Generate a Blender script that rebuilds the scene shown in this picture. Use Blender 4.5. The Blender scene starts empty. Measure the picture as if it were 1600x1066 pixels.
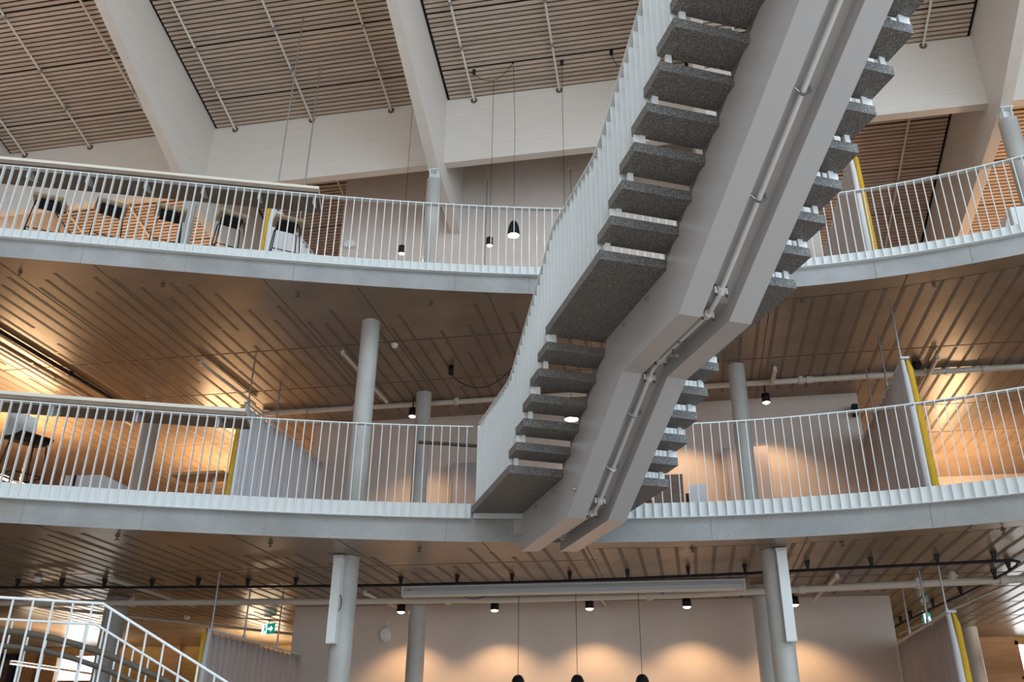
import bpy, math, random
from mathutils import Matrix, Vector
random.seed(7)
C = bpy.context.scene.collection
PI = math.pi
# ------------------------------------------------------------------ camera, sky, exposure
# world axes: X runs along the roof purlins, Y along the roof beams (away from the camera), Z up, floor at 0
sc = bpy.context.scene
cam = bpy.data.cameras.new('camera'); cam_o = bpy.data.objects.new('camera', cam); C.objects.link(cam_o)
cam.sensor_width = 36; cam.lens = 1380 * 36 / 1600; cam.clip_end = 300
RT = [[0.981978, -0.175068, 0.071203], [0.188667, 0.885908, -0.423758], [0.011107, 0.429555, 0.902972]]
cam_o.matrix_world = Matrix(((RT[0][0], RT[0][2], -RT[0][1], 0), (RT[1][0], RT[1][2], -RT[1][1], 0),
                             (RT[2][0], RT[2][2], -RT[2][1], 1.6), (0, 0, 0, 1)))
sc.camera = cam_o
wd = bpy.data.worlds.new('world'); sc.world = wd; wd.use_nodes = True
wb = wd.node_tree.nodes['Background']; wb.inputs[0].default_value = (0.71, 0.865, 1.0, 1); wb.inputs[1].default_value = 1.7
sun = bpy.data.lights.new('sun', 'SUN'); sun.energy = 1.2; sun.angle = 0.03; sun.color = (1.0, 0.95, 0.88)
sun_o = bpy.data.objects.new('sun', sun); C.objects.link(sun_o); sun_o.rotation_euler = (math.radians(26), 0, math.radians(24))
sc.view_settings.view_transform = 'Standard'; sc.view_settings.look = 'None'
sc.view_settings.gamma = 1; sc.view_settings.use_curve_mapping = False
sc.view_settings.exposure = 0.75

# ------------------------------------------------------------------ materials
MATS = {}
def mat(name, col, rough=0.6, col2=None, scale=8.0, stretch=(1, 1, 1), bump=0.0, metal=0.0, emit=None, es=0.0,
        detail=4.0, contrast=(0.35, 0.65), rand=0.0, spec=0.5, bscale=None):
    m = bpy.data.materials.new(name); m.use_nodes = True; nt = m.node_tree; N = nt.nodes; L = nt.links
    b = N['Principled BSDF']; b.inputs['Roughness'].default_value = rough; b.inputs['Metallic'].default_value = metal
    b.inputs['Specular IOR Level'].default_value = spec
    b.inputs['Base Color'].default_value = (*col, 1)
    if emit: b.inputs['Emission Color'].default_value = (*emit, 1); b.inputs['Emission Strength'].default_value = es
    if col2 or bump:
        tc = N.new('ShaderNodeTexCoord'); mp = N.new('ShaderNodeMapping'); mp.inputs['Scale'].default_value = stretch
        geo = N.new('ShaderNodeNewGeometry'); L.new(geo.outputs['Position'], mp.inputs['Vector'])
        no = N.new('ShaderNodeTexNoise'); no.inputs['Scale'].default_value = scale; no.inputs['Detail'].default_value = detail
        L.new(mp.outputs[0], no.inputs['Vector'])
    if col2:
        rp = N.new('ShaderNodeValToRGB'); rp.color_ramp.elements[0].position = contrast[0]; rp.color_ramp.elements[1].position = contrast[1]
        rp.color_ramp.elements[0].color = (*col, 1); rp.color_ramp.elements[1].color = (*col2, 1)
        L.new(no.outputs['Fac'], rp.inputs[0]); out = rp.outputs[0]
        if rand:
            oi = N.new('ShaderNodeObjectInfo'); hs = N.new('ShaderNodeHueSaturation')
            ma = N.new('ShaderNodeMapRange'); ma.inputs[3].default_value = 1 - rand; ma.inputs[4].default_value = 1 + rand
            L.new(oi.outputs['Random'], ma.inputs[0]); L.new(ma.outputs[0], hs.inputs['Value']); L.new(out, hs.inputs['Color']); out = hs.outputs[0]
        L.new(out, b.inputs['Base Color'])
    if bump:
        bp = N.new('ShaderNodeBump'); bp.inputs['Strength'].default_value = bump; bp.inputs['Distance'].default_value = 0.02
        if bscale:
            n2 = N.new('ShaderNodeTexNoise'); n2.inputs['Scale'].default_value = bscale; n2.inputs['Detail'].default_value = 3
            L.new(mp.outputs[0], n2.inputs['Vector']); L.new(n2.outputs['Fac'], bp.inputs['Height'])
        else: L.new(no.outputs['Fac'], bp.inputs['Height'])
        L.new(bp.outputs[0], b.inputs['Normal'])
    MATS[name] = m
    return m
def concrete(name, c0, c1, stain, rough=0.55, bump=0.08):
    m = mat(name, c0, rough, c1, 1.6, bump=bump, contrast=(0.3, 0.7), bscale=40)
    nt = m.node_tree; N = nt.nodes; L = nt.links; b = N['Principled BSDF']
    src = b.inputs['Base Color'].links[0].from_socket
    g = N.new('ShaderNodeNewGeometry')
    n2 = N.new('ShaderNodeTexNoise'); n2.inputs['Scale'].default_value = 0.9; n2.inputs['Detail'].default_value = 8; n2.inputs['Roughness'].default_value = 0.7
    L.new(g.outputs['Position'], n2.inputs['Vector'])
    r2 = N.new('ShaderNodeValToRGB'); r2.color_ramp.elements[0].position = 0.52; r2.color_ramp.elements[1].position = 0.72
    r2.color_ramp.elements[0].color = (0, 0, 0, 1); r2.color_ramp.elements[1].color = (0.55, 0.55, 0.55, 1)
    mx = N.new('ShaderNodeMix'); mx.data_type = 'RGBA'
    L.new(n2.outputs['Fac'], r2.inputs[0]); L.new(r2.outputs[0], mx.inputs['Factor']); L.new(src, mx.inputs['A'])
    mx.inputs['B'].default_value = (*stain, 1)
    n3 = N.new('ShaderNodeTexNoise'); n3.inputs['Scale'].default_value = 55; n3.inputs['Detail'].default_value = 2
    L.new(g.outputs['Position'], n3.inputs['Vector'])
    r3 = N.new('ShaderNodeValToRGB'); r3.color_ramp.elements[0].position = 0.27; r3.color_ramp.elements[1].position = 0.36
    r3.color_ramp.elements[0].color = (0.55, 0.55, 0.55, 1); r3.color_ramp.elements[1].color = (1, 1, 1, 1)
    m2 = N.new('ShaderNodeMix'); m2.data_type = 'RGBA'; m2.blend_type = 'MULTIPLY'; m2.inputs['Factor'].default_value = 1
    L.new(n3.outputs['Fac'], r3.inputs[0]); L.new(mx.outputs['Result'], m2.inputs['A']); L.new(r3.outputs[0], m2.inputs['B'])
    L.new(m2.outputs['Result'], b.inputs['Base Color'])
    return m
def granite(name):
    m = mat(name, (0.2, 0.2, 0.2), 0.55); nt = m.node_tree; N = nt.nodes; L = nt.links; b = N['Principled BSDF']
    g = N.new('ShaderNodeNewGeometry')
    v = N.new('ShaderNodeTexVoronoi'); v.inputs['Scale'].default_value = 190
    L.new(g.outputs['Position'], v.inputs['Vector'])
    rp = N.new('ShaderNodeValToRGB'); e = rp.color_ramp.elements
    e[0].position = 0.0; e[0].color = (0.05, 0.048, 0.046, 1); e[1].position = 1.0; e[1].color = (0.42, 0.41, 0.40, 1)
    k = e.new(0.35); k.color = (0.115, 0.108, 0.10, 1); k = e.new(0.78); k.color = (0.18, 0.172, 0.165, 1)
    sep = N.new('ShaderNodeSeparateColor'); L.new(v.outputs['Color'], sep.inputs[0]); L.new(sep.outputs[0], rp.inputs[0])
    L.new(rp.outputs[0], b.inputs['Base Color'])
    return m
def brick_mat(name):
    m = mat(name, (0.5, 0.3, 0.08), 0.8); nt = m.node_tree; N = nt.nodes; L = nt.links; b = N['Principled BSDF']
    tc = N.new('ShaderNodeNewGeometry'); mp = N.new('ShaderNodeMapping'); mp.inputs['Rotation'].default_value = (PI / 2, 0, 0)
    L.new(tc.outputs['Position'], mp.inputs['Vector'])
    br = N.new('ShaderNodeTexBrick'); br.inputs['Scale'].default_value = 4.2
    br.inputs['Color1'].default_value = (0.62, 0.40, 0.13, 1); br.inputs['Color2'].default_value = (0.5, 0.3, 0.09, 1); br.inputs['Mortar'].default_value = (0.4, 0.3, 0.2, 1)
    L.new(mp.outputs[0], br.inputs['Vector']); L.new(br.outputs['Color'], b.inputs['Base Color'])
    return m

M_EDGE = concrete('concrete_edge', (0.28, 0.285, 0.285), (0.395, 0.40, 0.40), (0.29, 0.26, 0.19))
M_SOFF = concrete('concrete_soffit_shaded', (0.175, 0.128, 0.09), (0.26, 0.195, 0.14), (0.145, 0.095, 0.055), rough=0.30)  # same concrete as the edge; lamp warmth, shade and formwork stain painted in
M_COL = concrete('concrete_column', (0.42, 0.41, 0.39), (0.54, 0.53, 0.50), (0.36, 0.35, 0.32), rough=0.45)
M_GROOVE = mat('soffit_groove_shade', (0.13, 0.105, 0.085), 0.6, (0.165, 0.135, 0.11), 5)  # flat strips painted darker, standing in for the shade of recesses
M_JOINT = mat('soffit_joint', (0.11, 0.085, 0.065), 0.8)
M_SEAM = mat('edge_seam', (0.25, 0.25, 0.25), 0.8)
M_FLOOR = mat('floor_screed', (0.36, 0.30, 0.25), 0.45, (0.42, 0.355, 0.30), 2.0)
M_WHITE = mat('white_steel', (0.79, 0.82, 0.815), 0.35)
M_SPINE = mat('grey_steel', (0.47, 0.455, 0.455), 0.28)
M_BRK = mat('shaded_bracket', (0.17, 0.168, 0.165), 0.4)  # steel darkened, with the shade beside the spine painted in
M_WALL = mat('white_wall', (0.68, 0.60, 0.54), 0.8, (0.71, 0.63, 0.57), 3)
M_BEAM = mat('whitewashed_glulam', (0.71, 0.65, 0.585), 0.6, (0.76, 0.70, 0.635), 3.0, (0.6, 1, 14), 0.02)
M_BEAMY = mat('whitewashed_beam', (0.71, 0.65, 0.585), 0.6, (0.75, 0.69, 0.625), 4.0, (1, 0.3, 3), 0.0)
M_SLAT = mat('whitewashed_slat', (0.54, 0.42, 0.335), 0.65, (0.64, 0.51, 0.42), 6, (0.35, 6, 6), rand=0.10)
M_BACK = mat('black_backing', (0.02, 0.018, 0.017), 0.9)
M_GRAN = granite('granite')
M_BLACK = mat('black_metal', (0.012, 0.012, 0.014), 0.5, spec=0.25)
M_PIPEC = mat('roof_pipe', (0.78, 0.74, 0.66), 0.4)
M_YEL = mat('yellow_fabric', (0.72, 0.44, 0.03), 0.8, (0.62, 0.36, 0.02), 5)
M_CURT = mat('grey_curtain', (0.43, 0.365, 0.335), 0.85, (0.48, 0.41, 0.38), 6, (1, 1, 0.3))
M_CURTL = mat('daylit_lilac_curtain', (0.66, 0.65, 0.68), 0.85, (0.71, 0.70, 0.73), 6, (1, 1, 0.3))  # lilac cloth lightened, daylight painted into the colour
M_CURTW = mat('white_curtain', (0.72, 0.72, 0.73), 0.8, (0.77, 0.77, 0.78), 6, (1, 1, 0.3))
M_ROD = mat('galvanised_steel', (0.42, 0.43, 0.44), 0.35, metal=0.7)
M_PIPE = mat('cream_pipe', (0.66, 0.60, 0.52), 0.4)
M_PIPEW = mat('white_pipe', (0.72, 0.70, 0.68), 0.3)
M_CHROME = mat('zinc_fitting', (0.40, 0.41, 0.43), 0.3, metal=0.8)
M_HAND = mat('brown_handrail', (0.10, 0.08, 0.06), 0.6, spec=0.3)
M_WOOD = mat('oak', (0.42, 0.22, 0.09), 0.5, (0.52, 0.29, 0.13), 5, (0.3, 3, 3))
M_PLY = mat('pale_plywood', (0.60, 0.44, 0.28), 0.5, (0.68, 0.52, 0.35), 4, (1, 6, 6))
M_DWOOD = mat('dark_wood', (0.13, 0.075, 0.05), 0.5, (0.18, 0.11, 0.075), 4, (1, 6, 6))
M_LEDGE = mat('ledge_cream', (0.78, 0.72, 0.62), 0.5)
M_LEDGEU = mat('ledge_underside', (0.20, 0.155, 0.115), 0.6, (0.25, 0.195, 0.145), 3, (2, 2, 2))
M_BRICK = brick_mat('yellow_brick')
M_GREY = mat('light_grey_paint', (0.60, 0.61, 0.63), 0.5)
M_LILAC = mat('lilac_grey_panel', (0.42, 0.385, 0.40), 0.8)
M_TURQ = mat('exit_green', (0.0, 0.25, 0.17), 0.5, emit=(0.0, 0.42, 0.32), es=0.3)
M_SIGNW = mat('sign_white', (0.8, 0.85, 0.85), 0.5, emit=(0.85, 1, 1), es=0.9)
M_LAMP = mat('lamp_warm', (1, 0.9, 0.8), 0.5, emit=(1.0, 0.80, 0.58), es=9)
M_LAMPP = mat('lamp_pink', (1, 0.9, 0.9), 0.5, emit=(1.0, 0.83, 0.78), es=6)
M_TUBE = mat('lamp_tube', (1, 1, 1), 0.5, emit=(1.0, 0.85, 0.66), es=5)
M_GLASS = mat('window_daylight', (0.8, 0.88, 0.9), 0.2, emit=(0.88, 0.96, 1.0), es=2.2)
M_ORANGE = mat('orange_fabric', (0.75, 0.28, 0.07), 0.8)
M_RED = mat('red_plastic', (0.45, 0.03, 0.04), 0.5)
M_NAVY = mat('navy_frame', (0.02, 0.02, 0.05), 0.5)

# ------------------------------------------------------------------ mesh helpers
class MB:
    def __init__(s): s.v = []; s.f = []; s.mi = []; s.cm = 0; s.sm = []
    def add(s, vs, fs, smooth=False):
        n = len(s.v); s.v += [tuple(p) for p in vs]
        for f in fs: s.f.append([n + i for i in f]); s.mi.append(s.cm); s.sm.append(smooth)
        return s
    def box(s, x0, x1, y0, y1, z0, z1):
        return s.add([(x0, y0, z0), (x1, y0, z0), (x1, y1, z0), (x0, y1, z0), (x0, y0, z1), (x1, y0, z1), (x1, y1, z1), (x0, y1, z1)],
                     [(0, 3, 2, 1), (4, 5, 6, 7), (0, 1, 5, 4), (1, 2, 6, 5), (2, 3, 7, 6), (3, 0, 4, 7)])
    def prism(s, pts, axis, a, b):
        # polygon pts (2-tuples) swept along axis from a to b
        def mk(p, t):
            return (t, p[0], p[1]) if axis == 0 else ((p[0], t, p[1]) if axis == 1 else (p[0], p[1], t))
        n = len(pts); vs = [mk(p, a) for p in pts] + [mk(p, b) for p in pts]
        fs = [tuple(range(n))[::-1], tuple(range(n, 2 * n))] + [(i, (i + 1) % n, n + (i + 1) % n, n + i) for i in range(n)]
        return s.add(vs, fs)
    def tube(s, path, r, n=8, cap=True):
        path = [Vector(p) for p in path]; rings = []; k = len(path)
        rs = r if isinstance(r, (list, tuple)) else [r] * k
        up = None
        for i, p in enumerate(path):
            d = (path[min(i + 1, k - 1)] - path[max(i - 1, 0)]).normalized()
            if up is None:
                up = Vector((0, 0, 1)) if abs(d.z) < 0.9 else Vector((1, 0, 0))
            a = d.cross(up).normalized(); b = a.cross(d).normalized(); up = b
            rings.append([p + rs[i] * (math.cos(2 * PI * j / n) * a + math.sin(2 * PI * j / n) * b) for j in range(n)])
        vs = [q for R_ in rings for q in R_]; fs = []
        for i in range(k - 1):
            for j in range(n): fs.append((i * n + j, i * n + (j + 1) % n, (i + 1) * n + (j + 1) % n, (i + 1) * n + j))
        s.add(vs, fs, True)
        if cap:
            s.add(rings[0], [tuple(range(n))[::-1]]); s.add(rings[-1], [tuple(range(n))])
        return s
    def lathe(s, prof, cx=0, cy=0, n=24, close=False):
        vs = []; fs = []; k = len(prof)
        for r, z in prof:
            for j in range(n): vs.append((cx + r * math.cos(2 * PI * j / n), cy + r * math.sin(2 * PI * j / n), z))
        for i in range(k - 1):
            for j in range(n): fs.append((i * n + j, i * n + (j + 1) % n, (i + 1) * n + (j + 1) % n, (i + 1) * n + j))
        s.add(vs, fs, True)
        if close:
            s.add([vs[j] for j in range(n)], [tuple(range(n))[::-1]]); s.add([vs[(k - 1) * n + j] for j in range(n)], [tuple(range(n))])
        return s
    def mesh(s, name, mats, org=(0, 0, 0)):
        me = bpy.data.meshes.new(name)
        me.from_pydata([(p[0] - org[0], p[1] - org[1], p[2] - org[2]) for p in s.v], [], s.f)
        for m in (mats if isinstance(mats, (list, tuple)) else [mats]): me.materials.append(m)
        me.polygons.foreach_set('material_index', s.mi); me.polygons.foreach_set('use_smooth', s.sm)
        me.update(); return me
ORG = {}
def _link(o, parent, at):
    C.objects.link(o)
    po = ORG[parent.name] if parent else Vector((0, 0, 0))
    if parent: o.parent = parent
    o.location = Vector(at) - po; ORG[o.name] = Vector(at)
def tag(o, label=None, cat=None, group=None, kind=None):
    if label: o['label'] = label
    if cat: o['category'] = cat
    if group: o['group'] = group
    if kind: o['kind'] = kind
    return o
def thing(name, label, cat, at, group=None, rz=0, kind=None):
    o = bpy.data.objects.new(name, None); o.empty_display_size = 0.1; _link(o, None, at); o.rotation_euler = (0, 0, rz)
    return tag(o, label, cat, group, kind)
def part(name, mb, m, parent, at=None, local=False):
    """mb in world coordinates (origin moved to `at` or the parent's origin); local=True: mb is already local to the parent"""
    if local:
        o = bpy.data.objects.new(name, mb.mesh(name, m)); C.objects.link(o); o.parent = parent; ORG[o.name] = Vector((0, 0, 0)); return o
    at = at if at is not None else ORG[parent.name]
    o = bpy.data.objects.new(name, mb.mesh(name, m, at)); _link(o, parent, at); return o
def solo(name, mb, m, label, cat, at, group=None, kind=None):
    o = bpy.data.objects.new(name, mb.mesh(name, m, at)); _link(o, None, at); return tag(o, label, cat, group, kind)
def inst(name, me, parent, at, rz=0, local=False):
    o = bpy.data.objects.new(name, me)
    if local:
        C.objects.link(o); o.parent = parent; o.location = at; ORG[o.name] = Vector((0, 0, 0))
    else: _link(o, parent, at)
    o.rotation_euler = (0, 0, rz); return o
def light(name, kind, at, energy, col, parent=None, rot=(0, 0, 0), **kw):
    l = bpy.data.lights.new(name, kind); l.energy = energy; l.color = col
    for k, v in kw.items(): setattr(l, k, v)
    o = bpy.data.objects.new(name, l); _link(o, parent, at); o.rotation_euler = rot; return o

# ------------------------------------------------------------------ levels and curves
H1, H2 = 4.134, 7.734            # undersides of the two decks
S1, S2 = 4.43, 8.02              # where the white skirts start
F1, F2 = 4.59, 8.15              # floors
T1, T2 = 5.69, 9.20              # top of the balustrades
P1 = (-0.00132922, -0.0400403, 0.0284992, 11.369395)
P2 = (-0.00154417, -0.0334523, 0.118094, 11.4675)
def edge(P, x, lo=-9.5, hi=4.6):
    def f(t): return ((P[0] * t + P[1]) * t + P[2]) * t + P[3]
    def d(t): return (3 * P[0] * t + 2 * P[1]) * t + P[2]
    if x < lo: return f(lo) + d(lo) * (x - lo)
    if x > hi: return f(hi) + d(hi) * (x - hi)
    return f(x)
def E1(x): return edge(P1, x)
def E2(x): return edge(P2, x)
def nrm(E, x):
    s = (E(x + .01) - E(x - .01)) / .02; l = math.hypot(1, s); return (s / l, -1 / l), (1 / l, s / l)   # outward normal, tangent
def off(E, x, o):
    n, _ = nrm(E, x); return (x + n[0] * o, E(x) + n[1] * o)
YB = 21.6; XL, XR = -19.5, 12.5
def roofz(y): return 14.8 - 0.272 * (y - 14.8)

# ------------------------------------------------------------------ setting: ground, walls, decks
solo('floor', MB().box(-26, 20, -16, YB + .2, -0.15, 0), M_FLOOR, 'pale screed floor of the hall', None, (0, 5, 0), kind='structure')
def deck(name, E, h, f, label):
    xs = [XL + (XR - XL) * i / 80 for i in range(81)]
    pts = [(x, E(x)) for x in xs]; n = len(pts)
    poly = pts + [(XR, YB), (XL, YB)]
    mb = MB(); N = len(poly)
    vs = [(p[0], p[1], h) for p in poly] + [(p[0], p[1], f) for p in poly]
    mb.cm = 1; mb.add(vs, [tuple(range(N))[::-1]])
    mb.cm = 2; mb.add(vs, [tuple(range(N, 2 * N))])
    mb.cm = 0
    mb.add(vs, [(i, (i + 1) % N, N + (i + 1) % N, N + i) for i in range(N)])
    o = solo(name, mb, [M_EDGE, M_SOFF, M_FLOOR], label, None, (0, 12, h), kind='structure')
    return o
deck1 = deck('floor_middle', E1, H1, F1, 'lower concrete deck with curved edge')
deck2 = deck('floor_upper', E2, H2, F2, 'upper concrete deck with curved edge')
def soffit(dk, E, h, seed):
    rnd = random.Random(seed); cache = {}
    def strip(w, l, m, t=0.004):
        k = (round(w, 3), round(l, 2), m.name)
        if k not in cache: cache[k] = MB().box(-w / 2, w / 2, -l / 2, l / 2, -t, 0.002).mesh('strip', m)
        return cache[k]
    x = -12.6; n = 0
    while x < 7.4:
        y0 = E(x) + (0.36 if x > -1.2 else rnd.choice((0.38, 0.40, 0.62, 0.9)))
        yend = 19.6 if (x < -7.4 or x > 3.4) else 15.5
        if -6.3 < x < -3.0: y0 += rnd.choice((0.5, 1.0, 1.3))
        while y0 < yend - 0.5 and n < 292:
            l = rnd.choice((1.4, 2.2, 3.0, 3.6)) if x < -1.2 else rnd.choice((2.6, 3.4, 4.0))
            l = min(l, yend - y0); l = round(l * 2) / 2
            if l < 0.5: break
            inst('ceiling_groove', strip(0.052, l, M_GROOVE), dk, (x, y0 + l / 2, h)); n += 1
            y0 += l + rnd.choice((0.02, 0.05, 0.6 if x < -1.2 else 0.03))
        x += 0.245
    for yj, xa, xb in ((12.35, -13, -1.2), (14.0, -13, 8), (15.15, -13, 8), (16.7, -13, -7.3), (18.3, -13, -7.3), (16.7, 3.4, 8), (18.3, 3.4, 8), (20, -14, -7.3)):
        o = MB().box(-(xb - xa) / 2, (xb - xa) / 2, -0.012, 0.012, -0.003, 0.002)
        inst('panel_joint', o.mesh('panel_joint', M_JOINT), dk, ((xa + xb) / 2, yj, h))
    mb = MB()                                            # the joint that follows the edge on the right
    for i in range(40):
        xa = -1.2 + 9 * i / 40; xb = -1.2 + 9 * (i + 1) / 40
        mb.add([(xa, E(xa) + .345, h - .003), (xb, E(xb) + .345, h - .003), (xb, E(xb) + .36, h - .003), (xa, E(xa) + .36, h - .003)], [(0, 3, 2, 1)])
    part('edge_joint', mb, M_JOINT, dk)
    for xj in (-11.3, -9.0, -7.75, -5.6, -4.35, -2.55, -1.25, 1.5, 3.3, 6.1):
        inst('panel_joint', strip(0.014, 6.0, M_JOINT, 0.003), dk, (xj, E(xj) + 3.02, h))
    for xs_ in (-8.89, -7.07, -5.29, -3.44, 1.95, 3.71, 0.1):
        m = MB(); y = E(xs_) + 0.42
        m.lathe([(0.03, h), (0.03, h - .012), (0.012, h - .02), (0.012, h - .045)], xs_, y, 10).box(xs_ - .03, xs_ + .03, y - .008, y + .008, h - .055, h - .045)
        part('sprinkler_head', m, M_HAND, dk)
    for xe in (-7.9, -6.6, -5.2, -3.0, -1.95, 0.35, 2.9, 4.1):   # cast joints in the edge face
        n_, t_ = nrm(E, xe); c = (xe + n_[0] * .002, E(xe) + n_[1] * .002, h + .14)
        inst('edge_seam', MB().box(-.003, .003, -.002, .002, -.14, .15).mesh('edge_seam', M_SEAM), dk, c, math.atan2(t_[1], t_[0]))
soffit(deck2, E2, H2, 3)
soffit(deck1, E1, H1, 11)

# core walls
def wall(name, x0, x1, y0, y1, z0, z1, m=M_WALL, label=None): 
    return solo(name, MB().box(x0, x1, y0, y1, z0, z1), m, label or 'plain wall', None, ((x0 + x1) / 2, y0, z0), kind='structure')
wall('wall_core_ground', -7.16, 3.26, 15.85, 16.1, 0, H1, label='white core wall at ground level')
wall('wall_core_middle', -7.16, 3.28, 15.85, 16.1, F1, H2, label='white core wall on the lower deck')
mb = MB().prism([(-7.33, F2), (3.18, F2), (3.18, roofz(16.4) - .02), (-7.33, roofz(16.4) - .02)], 1, 16.4, 16.65)
solo('wall_core_upper', mb, M_WALL, 'white core wall on the upper deck', None, (0, 16.4, F2), kind='structure')
for nm, x in (('left', -7.2), ('right', 3.1)):
    wall('wall_core_%s' % nm, x, x + .14, 16.1, YB, 0, H1, label='core side wall')
    wall('wall_core_%s' % nm, x, x + .14, 16.1, YB, F1, H2, label='core side wall')
    mb = MB().prism([(16.65, F2), (YB, F2), (YB, roofz(YB) - .05), (16.65, roofz(16.65) - .05)], 0, x, x + .14)
    solo('wall_core_%s' % nm, mb, M_WALL, 'core side wall', None, (x, 16.65, F2), kind='structure')
# perimeter
WINS = [(-16.32, -14.98, 2.2, 4.0), (6.81, 8.6, 2.2, 4.05)]
def holed(y0, y1, xa, xb, z0, z1, holes):
    mb = MB(); xs = xa
    for (a, b, c, d) in sorted(holes):
        mb.box(xs, a, y0, y1, z0, z1).box(a, b, y0, y1, z0, c).box(a, b, y0, y1, d, z1); xs = b
    return mb.box(xs, xb, y0, y1, z0, z1)
solo('wall_back', holed(YB, YB + .3, XL, XR, 0, H1, WINS), M_BRICK, 'yellow brick outer wall', None, (0, YB, 0), kind='structure')
wall('wall_back', XL, XR, YB, YB + .3, H1, H2, M_WALL, 'outer wall of the lower deck')
wall('wall_back', XL, XR, YB, YB + .3, H2, roofz(YB) + .1, M_WALL, 'outer wall of the upper deck')
for i, (a, b, c, d) in enumerate(WINS):
    w = thing('window_%d' % (i + 1), 'daylit window in the brick wall', None, ((a + b) / 2, YB + .1, c), kind='structure')
    part('pane', MB().box(a, b, YB + .14, YB + .16, c, d), M_GLASS, w)
    fr = MB()
    for (p, q, r, s_) in ((a, a + .07, c, d), (b - .07, b, c, d), (a, b, c, c + .07), (a, b, d - .07, d), (a, b, 3.28, 3.34)):
        fr.box(p, q, YB - .02, YB + .13, r, s_)
    part('window_frame', fr, M_WOOD, w)
for x in (-17.25, -16.62, -13.2, -11.75, 6.1):
    solo('trim_%d' % (1 + [-17.25, -16.62, -13.2, -11.75, 6.1].index(x)), MB().box(x, x + (.5 if x < 0 else .68), YB - .12, YB - .003, 0, H1 - .003), M_WOOD, 'oak panel on the brick wall', None, (x, YB, 0), kind='structure')
dr = thing('door_1', 'dark framed glazed door in brick wall', None, (-18.2, YB, 0), kind='structure')
part('door_frame', MB().box(-18.9, -18.75, YB - .1, YB - .003, 0, 4.0).box(-17.5, -17.35, YB - .1, YB - .003, 0, 4.0).box(-18.75, -17.5, YB - .1, YB - .003, 3.85, 4.0), M_NAVY, dr)
part('door_leaf', MB().box(-18.75, -17.5, YB - .06, YB - .003, 0, 3.85), M_DWOOD, dr)
for nm, x in (('left', XL - .3), ('right', XR)):
    ys = -16 if nm == 'left' else 9.5  # left wall drawn forward, out of view, to block light from the left
    mb = MB().prism([(ys, 0), (YB, 0), (YB, roofz(YB)), (9.5 if nm == 'right' else -6, roofz(9.5 if nm == 'right' else -6)), (ys, roofz(9.5 if nm == 'right' else -6))], 0, x, x + .3)
    solo('wall_%s' % nm, mb, M_WALL, 'plain end wall', None, (x, 15, 0), kind='structure')

wall('wall_light_blocker', XL - .3, 6.0, -16.3, -16, 0, 20, label='added unseen wall behind the viewer that blocks light from the left')  # added out of view to shut off daylight from behind left

# ------------------------------------------------------------------ roof: slatted bays, beams, cross beams, sprinkler pipes
BX = [-15.55, -10.13, -4.56, 0.9, 6.45, 11.9]
BW = 0.21
words = ['far left', 'left', 'centre', 'right of centre', 'far right']
slope = math.atan(0.272)
for i in range(5):
    xa, xb = BX[i] + BW / 2, BX[i + 1] - BW / 2
    c = thing('ceiling', 'slatted timber ceiling bay', None, ((xa + xb) / 2, 14.8, 14.8), kind='structure')
    mb = MB().prism([(-6.0, roofz(-6) + .05), (YB + .3, roofz(YB + .3) + .05), (YB + .3, roofz(YB + .3) + .3), (-6.0, roofz(-6) + .3)], 0, BX[i], BX[i + 1])  # roof carried forward out of view to hold back the sun
    part('backing', mb, M_BACK, c)
    w = xb - xa - .13; l = .066
    sl = MB().box(-w / 2, w / 2, -l / 2, l / 2, 0, .035).mesh('slat', M_SLAT)
    y = 9.6; n = 0
    while y < YB and n < 130:
        if not (i in (2,) and y > 16.45):
            o = inst('slat', sl, c, ((xa + xb) / 2, y, roofz(y)))
            o.rotation_euler = (-slope, 0, 0)
        y += 0.0975 + (.018 if n % 13 == 6 else 0); n += 1
    mb = MB().prism([(-6.0, roofz(-6.0)), (9.55, roofz(9.55)), (9.55, roofz(9.55) + .035), (-6.0, roofz(-6.0) + .035)], 0, xa + .06, xb)
    part('slat_panel', mb, M_SLAT, c)
bl = ['broad white glulam roof beam running off the left corner', 'white glulam roof beam crossing the upper left above the bar stools', 'white glulam roof beam resting on the column behind the upper railing, centre',
      'white glulam roof beam hidden behind the suspended stair', 'white glulam roof beam at the top right corner above a round column', 'white glulam roof beam beyond the right end']
for i, x in enumerate(BX):
    ye = 16.42 if i in (2, 3) else YB
    yj = 14.5
    prof = [(4.2, roofz(4.2) - .12), (yj, 12.65), (ye, 12.65 - .17 * (ye - yj)), (ye, roofz(ye) + .04), (4.2, roofz(4.2) + .04)]
    mb = MB().prism(prof, 0, x - BW / 2, x + BW / 2)
    solo('roof_beam', mb, M_BEAMY, bl[i], 'beam', (x, 14.5, 12.65), 'roof beams')
    if i in (1, 2, 4):                                         # steel shoe between column and beam
        pass
PIPES = [[-14.98, -13.23, -11.4], [-9.5, -7.62, -5.74], [-3.84, -1.95, -0.1], [1.7, 3.55, 5.44], [7.3, 9.2, 11.0]]
cl = ['white cross beam of the far left roof bay', 'white cross beam behind the two thin hanging rods', 'white cross beam above the hanging pendant cables', 'white cross beam right of the stair treads', 'white cross beam beyond the right corner beam']
for i in range(5):
    xa, xb = BX[i] + BW / 2 - .004, BX[i + 1] - BW / 2 + .004
    cb = thing('cross_beam', cl[i], 'beam', ((xa + xb) / 2, 14.9, 13.1), 'roof cross beams')
    part('timber', MB().box(xa, xb, 14.8, 15.0, 13.1, roofz(15.0) + .06), M_BEAM, cb)
    for px in PIPES[i]:
        z = roofz(14.8) - .1
        m = MB().tube([(px, 14.79, z), (px, 14.82, z)], .075, 16)
        part('pipe_hole', m, M_DWOOD, cb)
gl = 'white sprinkler pipe under the %s ceiling bay, %s'
k = 0
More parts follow.
